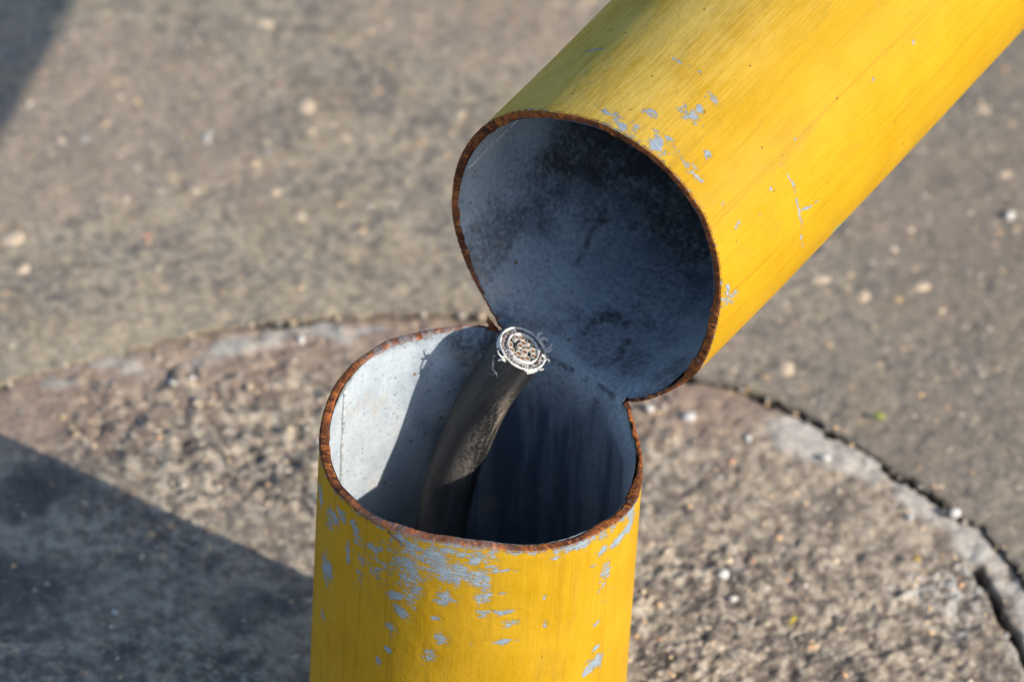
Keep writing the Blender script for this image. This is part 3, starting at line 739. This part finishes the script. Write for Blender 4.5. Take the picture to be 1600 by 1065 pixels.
# rusty sawn edges
def cut_edge(lower):
    m = ~((AL > HR) & (AL < HL))
    order = np.argsort((AL[m] - HL) % 360); al = AL[m][order]
    n = 9; V = []; UV = []
    fun = z_rim if lower else u_rim
    z = fun(al)
    tearf = sstep(100, 40, np.abs(wrapd(al - 3)))
    for j in range(n):
        f = j / (n - 1); rad = 1.0 + 0.0018 - (wall(al) + 0.004) * f
        crown = 0.006 * math.sin(math.pi * f) ** 0.5
        nz = (vnoise(np.radians(al) * 60, al * 0 + j * 1.3, 401) - .5) * 0.006 * (1 if 0 < j < n - 1 else 0.6)
        drop = -0.010 if j in (0, n - 1) else 0.0
        rr = rad + (vnoise(np.radians(al) * 80, al * 0 + j, 402) - .5) * 0.004 + f * ((vnoise(np.radians(al) * 22, al * 0 + .3, 403) - .45) * 0.010 + (vnoise(np.radians(al) * 4.3, al * 0 + .3, 404) - .35) * 0.022) * (1 + tearf)
        if lower:
            a = np.radians(al) + AZ
            p = np.stack([rr * np.cos(a), rr * np.sin(a), z + crown + nz + drop], -1)
        else:
            a = np.radians(al)[:, None]; u = z - crown - nz - drop
            p = A0 + rr[:, None] * (-np.cos(a) * upv + np.sin(a) * tv) + u[:, None] * axv + bow(u)[:, None] * tv
        V.append(p); UV.append(np.stack([np.radians(al) * R0, np.full(len(al), f * WALL * R0)], -1))
    V = world_pts(np.concatenate(V)); UV = np.concatenate(UV)
    tear = np.tile(sstep(70, 40, np.abs(wrapd(al - 3))), n)
    aa = np.tile(wrapd(al + math.degrees(AZ)), n)
    pale = 0.85 * sstep(88, 100, aa) * sstep(150, 132, aa) if lower else tear * 0.15
    if lower: pale = np.maximum(pale, 0.35 * sstep(-70, -85, aa) * sstep(-150, -120, aa))
    me = mesh_np('cut_edge', V, grid_faces(n, len(al), flip=lower is False), attrs={'pale': pale}, uv=UV)
    return me
link('cut_edge', cut_edge(True), M_RUST, bollard)['label'] = 'rusty sawn rim of the stump'
link('cut_edge', cut_edge(False), M_RUST, bollard)['label'] = 'rusty sawn rim of the fallen tube'

# weld seam of the pipe, a thin raised line inside both halves
s = np.linspace(-2.8, float(z_rim(np.array([104.]))[0]) - 0.03, 90)
pth = low_pt(np.full(len(s), 104.) + (vnoise(s * 8, s * 0, 55) - .5) * 0.8, RI - 0.004, s)
link('weld_seam', tube_mesh('weld_seam', world_pts(pth), R0 * (0.013 + 0.008 * (vnoise(s * 14, s * 0, 56) - .5)), 8), M_SEAM, bollard)
s = np.linspace(float(u_rim(np.array([102.]))[0]) + 0.02, 4, 90)
pth = up_pt(np.full(len(s), 102.) + (vnoise(s * 8, s * 0, 57) - .5) * 0.8, RI - 0.004, s)
link('weld_seam', tube_mesh('weld_seam', world_pts(pth), R0 * (0.013 + 0.007 * (vnoise(s * 14, s * 0, 58) - .5)), 8), M_SEAM, bollard)
# overrun of the saw below the rim
al = np.linspace(-122, -115, 12) - math.degrees(AZ)
pth = low_pt(al, 0.9985, np.linspace(0.052, -0.01, 12))
link('saw_kerf', tube_mesh('saw_kerf', world_pts(pth), R0 * np.linspace(0.012, 0.004, 12), 6), M_KERF, bollard)
# torn burrs of steel at the two ends of the hinge
def burr(al0, z0, tip, w, seed):
    g = np.random.default_rng(seed)
    b0 = low_pt(np.array([al0 - w]), 0.985, np.array([z0]))[0]; b1 = low_pt(np.array([al0 + w]), 0.985, np.array([z0 + .02]))[0]
    tip = np.array(tip); n = 7; V = []
    th = np.array([-hzv[0], -hzv[1], 0.3]) * 0.028
    for i in range(n):
        f = i / (n - 1)
        a = b0 + (tip - b0) * f + g.normal(size=3) * 0.006 * (0 < i < n - 1); b = b1 + (tip - b1) * f + g.normal(size=3) * 0.006 * (0 < i < n - 1)
        t = th * (1 - 0.8 * f)
        V += [a, b, b + t, a + t]
    F = []
    for i in range(n - 1):
        for j in range(4): F.append([i * 4 + j, i * 4 + (j + 1) % 4, i * 4 + 4 + (j + 1) % 4, i * 4 + 4 + j])
    F += [[3, 2, 1, 0], [n * 4 - 4, n * 4 - 3, n * 4 - 2, n * 4 - 1]]
    me = mesh_np('torn_burr', world_pts(np.array(V)), np.array(F), attrs={'pale': np.zeros(len(V))}, uv=np.random.default_rng(1).random((len(V), 2)) * .004)
    return link('torn_burr', me, M_RUST, bollard, smooth=False)
p = low_pt(np.array([37.]), 0.98, np.array([0.22]))[0]
burr(33.5, 0.09, p, 2.2, 4)
p = low_pt(np.array([-30.]), 1.01, np.array([0.03]))[0]
burr(-27.5, 0.03, p, 1.2, 5)

# ------------------------------------------------------------------ cable standing in the stump
CR = 0.162
cp = np.array([(.217, .733, .186), (.125, .727, .02), (.033, .725, -.17), (-.042, .715, -.371), (-.100, .690, -.558), (-.148, .655, -.707), (-.195, .590, -.90),
               (-.235, .46, -1.20), (-.22, .30, -1.7), (-.15, .12, -2.3), (-.1, 0.05, -2.84)])
def catmull(P, n):
    P = np.r_[[2 * P[0] - P[1]], P, [2 * P[-1] - P[-2]]]; out = []
    for i in range(1, len(P) - 2):
        t = np.linspace(0, 1, n, endpoint=False)[:, None]
        a, b, c, d = P[i - 1], P[i], P[i + 1], P[i + 2]
        out.append(0.5 * (2 * b + (c - a) * t + (2 * a - 5 * b + 4 * c - d) * t ** 2 + (3 * b - a - 3 * c + d) * t ** 3))
    return np.concatenate(out + [P[-2:-1]])
head = cp[0].copy(); fn = np.array([.42, -.15, .9]); fn /= np.linalg.norm(fn)
fe1 = np.array([fn[2], 0, -fn[0]]); fe1 /= np.linalg.norm(fe1); fe2 = np.cross(fn, fe1)
path = catmull(cp, 16)
cable = empty('cable', tuple(world_pts(np.array([-.1, 0.05, -2.84]))))
tag(cable, 'black multicore power cable with bright frayed cut end rising out of the stump', 'cable')
off = np.array(cable.location)
def cpts(P): return world_pts(np.asarray(P)) - off
nseg = 64
T = np.gradient(path, axis=0); T /= np.linalg.norm(T, axis=1)[:, None]
ref = fe1.copy(); V = []; dist = np.r_[0, np.cumsum(np.linalg.norm(np.diff(path, axis=0), axis=1))]
aa = np.arange(nseg) * 2 * np.pi / nseg
DU = []; UV = []
SUNV = np.array(_s)
for i in range(len(path)):
    e1 = ref - (ref @ T[i]) * T[i]; e1 /= np.linalg.norm(e1); ref = e1; e2 = np.cross(T[i], e1)
    rad = CR * (1 + 0.02 * np.cos(3 * aa + dist[i] * 4) + 0.05 * (vnoise(np.cos(aa) * 1.6 + 5, np.sin(aa) * 1.6 + dist[i] * 2.2, 500) - .5))
    if i < 20:       # a flat worn facet near the top
        rad = rad
    dirs = np.cos(aa)[:, None] * e1 + np.sin(aa)[:, None] * e2
    p = path[i] + rad[:, None] * dirs
    k = ((p - head) @ fn); tdn = T[0] @ fn
    if dist[i] < 0.30:
        kk = np.maximum(k, 0) if i else k
        p = p - (kk / tdn)[:, None] * T[0]
    V.append(p); UV.append(np.stack([aa * CR * R0, np.full(nseg, dist[i] * R0)], -1))
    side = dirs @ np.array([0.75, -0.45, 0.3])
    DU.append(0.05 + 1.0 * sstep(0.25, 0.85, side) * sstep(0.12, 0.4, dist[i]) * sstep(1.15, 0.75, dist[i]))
V = np.concatenate(V)
ju = np.concatenate(UV)
j = link('jacket', mesh_np('jacket', cpts(V), grid_faces(len(path), nseg, True), attrs={'dust': np.concatenate(DU)}, uv=ju), M_JACKET, cable)
tag(j, 'black dusty rubber jacket')

def fpt(x, y, z=0.0):      # point on the sawn face, x,y in cable radii
    x, y, z = np.broadcast_arrays(np.asarray(x, float), np.asarray(y, float), np.asarray(z, float))
    return head + CR * (x[..., None] * fe1 + y[..., None] * fe2 + z[..., None] * fn)
def annulus(name, r0, r1, z0, z1, mat, jit, seed, n=96, parent=None):
    a = np.arange(n) * 2 * np.pi / n; g = np.random.default_rng(seed)
    prof = [(r1, -0.25), (r1, z1), ((r0 + r1) / 2, z1 + 0.03), (r0, z0), (r0, -0.25)]
    V = []
    for k_, (r_, z_) in enumerate(prof):
        jr = g.normal(size=n) * jit * (0 < k_ < 4); jz = g.normal(size=n) * jit * (0 < k_ < 4)
        V.append(fpt((r_ + jr) * np.cos(a), (r_ + jr) * np.sin(a), z_ + jz))
    return link(name, mesh_np(name, cpts(np.concatenate(V)), grid_faces(len(prof), n, True)), mat, parent or cable)
annulus('sheath_edge', 0.92, 1.01, 0.0, 0.0, M_WHITEPL, 0.012, 1)
annulus('bedding_ring', 0.615, 0.69, 0.03, 0.05, M_WHITEPL, 0.014, 2)
a = np.arange(64) * 2 * np.pi / 64
me = mesh_np('filler', cpts(np.r_[fpt(0.92 * np.cos(a), 0.92 * np.sin(a), -0.14), fpt(0.0, 0.0, -0.14)[None]]), np.array([[i, (i + 1) % 64, 64] for i in range(64)]))
link('filler', me, M_BLACK, cable)
# ring of armour wires, joined: each is two or three pixels
VV = []; FF = []; g = np.random.default_rng(8)
for i in range(44):
    t = i * 2 * math.pi / 44 + g.normal() * 0.02; rr_ = 0.81 + g.normal() * 0.012; zt = 0.01 + g.normal() * 0.03 - 0.03; rw = 0.043
    b = np.arange(8) * math.pi / 4
    cx, cy = rr_ * math.cos(t), rr_ * math.sin(t)
    base = sum(len(v) for v in VV)
    rad_ = (math.cos(t), math.sin(t))
    ex = 1.45 * rw * np.cos(b)[:, None] * np.array([rad_[0], rad_[1]]) + rw * np.sin(b)[:, None] * np.array([-rad_[1], rad_[0]])
    VV += [fpt(cx + ex[:, 0], cy + ex[:, 1], -0.2), fpt(cx + ex[:, 0], cy + ex[:, 1], zt), fpt(cx, cy, zt + 0.015)[None]]
    for k_ in range(8):
        FF.append([base + k_, base + (k_ + 1) % 8, base + 8 + (k_ + 1) % 8]); FF.append([base + k_, base + 8 + (k_ + 1) % 8, base + 8 + k_]); FF.append([base + 8 + k_, base + 8 + (k_ + 1) % 8, base + 16])
kA = NT('armour_wire_steel'); na = kA.noise(kA.obj(), 1500, 3, 0.6)
M_ARM = kA.fin(kA.cramp(na, [(0.35, (0.22, 0.12, 0.07)), (0.48, (0.30, 0.23, 0.19)), (0.58, (0.28, 0.31, 0.38)), (0.7, (0.52, 0.53, 0.56))]), 0.45, None, 0.5, 0.3)
ar = link('armour_wires', mesh_np('armour_wires', cpts(np.concatenate(VV)), np.array(FF)), M_ARM, cable); ar['kind'] = 'stuff'
# insulated cores, each with its copper conductor
cores = [(-.34, .44), (-.06, .60), (.02, .36), (-.50, .12), (.27, .56), (-.42, -.17), (-.13, .10), (.24, .20), (-.12, -.27), (.12, -.08), (.30, -.31), (.56, -.07), (.52, .40), (.50, .18), (-.28, -.42), (.05, -.50)]
def ring_mesh(name, cx, cy, ro, ri, z, seed):
    g = np.random.default_rng(seed); n = 14; a = np.arange(n) * 2 * np.pi / n; V = []
    jx = 1 + g.normal() * .06; jr = 1 + g.normal(size=n) * .03
    for r_, z_ in ((ro, -0.14), (ro, z), ((ro + ri) / 2, z + 0.02), (ri, z), (ri, -0.14)):
        V.append(fpt(cx + r_ * np.cos(a) * jx * jr, cy + r_ * np.sin(a) / jx * jr, z_))
    return mesh_np(name, cpts(np.concatenate(V)), grid_faces(5, n, True))
g = np.random.default_rng(3)
for i, (cx, cy) in enumerate(cores):
    cx = (cx - 0.03) * 0.93; cy = (cy - 0.07) * 0.93
    z = 0.0 + g.normal() * 0.04; ro = 0.125 + g.normal() * 0.006
    c_ = link('core', ring_mesh('core', cx, cy, ro, ro * 0.74, z, 600 + i), M_INSUL, cable)
    b = np.arange(10) * 2 * np.pi / 10
    rj = ro * 0.76 * (1 + g.normal(size=10) * .04)
    me = mesh_np('conductor', cpts(np.r_[fpt(cx + rj * np.cos(b), cy + rj * np.sin(b), z - 0.02), fpt(cx, cy, z + 0.01)[None]]), np.array([[q_, (q_ + 1) % 10, 10] for q_ in range(10)]))
    link('conductor', me, M_COPPER, c_)
# frayed ends
def strand(pts, rad, mat, label=None):
    P = catmull(np.array([fpt(*p) for p in pts]), 5)
    o = link('frayed_strand', tube_mesh('frayed_strand', cpts(P), R0 * CR * rad * np.linspace(1, 0.5, len(P)), 6), mat, cable)
    return o
g = np.random.default_rng(21)
for pts, rad, m in [([(-.70, -.72, -.05), (-.80, -.85, .02), (-.98, -.84, .10), (-1.10, -.78, .20)], .045, M_FRAY), ([(-.68, -.74, -.1), (-.74, -.92, -.02), (-.66, -1.02, .04)], .06, M_FRAY),
                    ([(-.74, -.7, -.1), (-.80, -.88, -.1), (-.90, -.98, -.08)], .06, M_FRAY),
                    ([(-.62, -.80, -.1), (-.72, -.95, 0), (-.84, -1.0, .05)], .05, M_FRAY), ([(.55, .74, 0), (.50, .86, .14), (.62, .95, .22)], .07, M_FRAY), ([(.62, .70, 0), (.72, .80, .12), (.88, .72, .16)], .08, M_FRAY),
                    ([(.92, .35, 0), (1.02, .42, .16), (1.04, .52, .34)], .04, M_FRAY), ([(.9, .3, 0), (1.06, .30, .1), (1.12, .40, .2)], .045, M_FRAY), ([(.80, .50, .02), (.66, .55, .12), (.5, .62, .14), (.38, .68, .1)], .06, M_FRAY),
                    ([(.85, .40, .02), (.72, .42, .12), (.55, .50, .16)], .055, M_FRAY), ([(.95, -.1, 0), (1.08, -.12, .08), (1.1, -.22, .12)], .05, M_FRAY), ([(.70, -.62, 0), (.82, -.72, .05), (.92, -.66, .1)], .05, M_FRAY),
                    ([(-1.02, -.62, -.30), (-.98, -.78, -.42), (-.88, -.92, -.62), (-.78, -.98, -.80)], .045, M_FRAYDK), ([(-.80, -.95, -.75), (-.62, -1.03, -.78), (-.52, -1.06, -.95), (-.36, -1.06, -1.10)], .04, M_FRAYDK),
                    ([(-.72, -1.0, -.70), (-.70, -1.04, -.9), (-.84, -.98, -1.0)], .03, M_FRAYDK)]:
    strand(pts, rad, m)
for i in range(14):        # fuzz of cut fibres along the near edge
    t = math.radians(g.uniform(-115, 30)); rr_ = g.uniform(.80, 1.0); c_, s_ = math.cos(t), math.sin(t)
    d = g.normal(size=3) * 0.045
    strand([(rr_ * c_, rr_ * s_, 0.0), (rr_ * c_ + d[0], rr_ * s_ + d[1], .05 + abs(d[2]) * .4), (rr_ * c_ * 1.04 + d[1] * 1.5, rr_ * s_ * 1.04 - d[0], .06 + d[2] * .5)], g.uniform(.022, .04), M_FRAY)

# ------------------------------------------------------------------ loose things lying on the ground
def ground_z(x, y):
    xx, yy = np.array([x]), np.array([y])
    return float((h_foot if inside_foot(xx, yy)[0] else h_pave)(xx, yy)[0])
def pebble(x, y, s, seed, label, mat=None, flat=0.75, name='pebble', group='pale stone chips lying loose on the ground'):
    o = link(name, stone_mesh(seed, mat or M_WHITE, name), None, None)
    o.location = (x, y, ground_z(x, y) + s * flat * 0.55); o.scale = (s, s * 0.85, s * flat); o.rotation_euler = (0.2, -0.15, seed * 1.3)
    tag(o, label, 'pebble', group)
    return o
pebble(.0929, .1130, .0026, 31, 'white stone chip lying alone on the footing, biggest one near the stump')
pebble(.0968, .1004, .0020, 32, 'small pale chip just in front of the biggest white chip')
pebble(.1631, .1509, .0026, 33, 'white chip on the inner side of the pale mortar strip')
pebble(.1802, .1525, .0024, 34, 'white chip at the open joint beside the pale mortar strip')
pebble(-.0732, .2291, .0027, 35, 'off-white chip by the joint behind the stump, on the side of the lit inner wall')
pebble(-.1206, .1989, .0018, 36, 'paler of two close chips beside the curved mortar line', flat=.6)
pebble(-.1135, .2033, .0019, 37, 'second of two close chips beside the curved mortar line', flat=.6)
pebble(.0627, .2015, .0028, 38, 'bright chip just below the mouth of the fallen tube by the hinge')
pebble(.0776, .1981, .0036, 39, 'flat grey white chip beside the bright one under the tube mouth', flat=.4)
pebble(.1011, .1894, .0024, 40, 'dull white chip on rough concrete between the tube mouth and the mortar strip', flat=.5)
pebble(.1307, .1805, .0026, 41, 'pale chip at the upper end of the mortar strip', flat=.5)
pebble(.2020, .3270, .0028, 42, 'white chip alone on the pavement beyond the fallen tube')
pebble(-.1327, .0714, .0018, 43, 'tiny bluish white chip lying in the dark shadow of the stump')
def leaf(x, y, L, w, rot, mat, label):
    V = []; n = 7
    for i in range(n):
        f = i / (n - 1); ww = w * math.sin(math.pi * min(1, f * 0.92 + 0.06)) ** 0.8
        z = 0.0009 + 0.0014 * math.sin(f * 2.6)
        V += [(L * (f - .5), -ww, z + ww * .35), (L * (f - .5), 0, z), (L * (f - .5), ww, z + ww * .35)]
    V = np.array(V); V2 = V.copy(); V2[:, 2] -= 0.00025
    F = grid_faces(n, 3); F2 = grid_faces(n, 3, flip=True) + len(V)
    me = mesh_np('leaf_scrap', np.r_[V, V2], np.r_[F, F2])
    o = link('leaf_scrap', me, mat); o.location = (x, y, ground_z(x, y) + 0.001); o.rotation_euler = (0.1, 0.05, rot)
    tag(o, label, 'leaf', 'dry leaf scraps on the ground')
leaf(.1506, .2023, .0055, .0014, -0.3, M_GREENLEAF, 'yellow green leaf scrap on the pavement outside the joint')
leaf(.1198, .0904, .0050, .0009, 1.0, M_LEAF, 'thin yellow leaf scrap on the footing in front of the white chips')
leaf(.1652, .1264, .0045, .0012, -0.4, M_OCHRE, 'ochre leaf scrap on the footing inside the mortar strip')
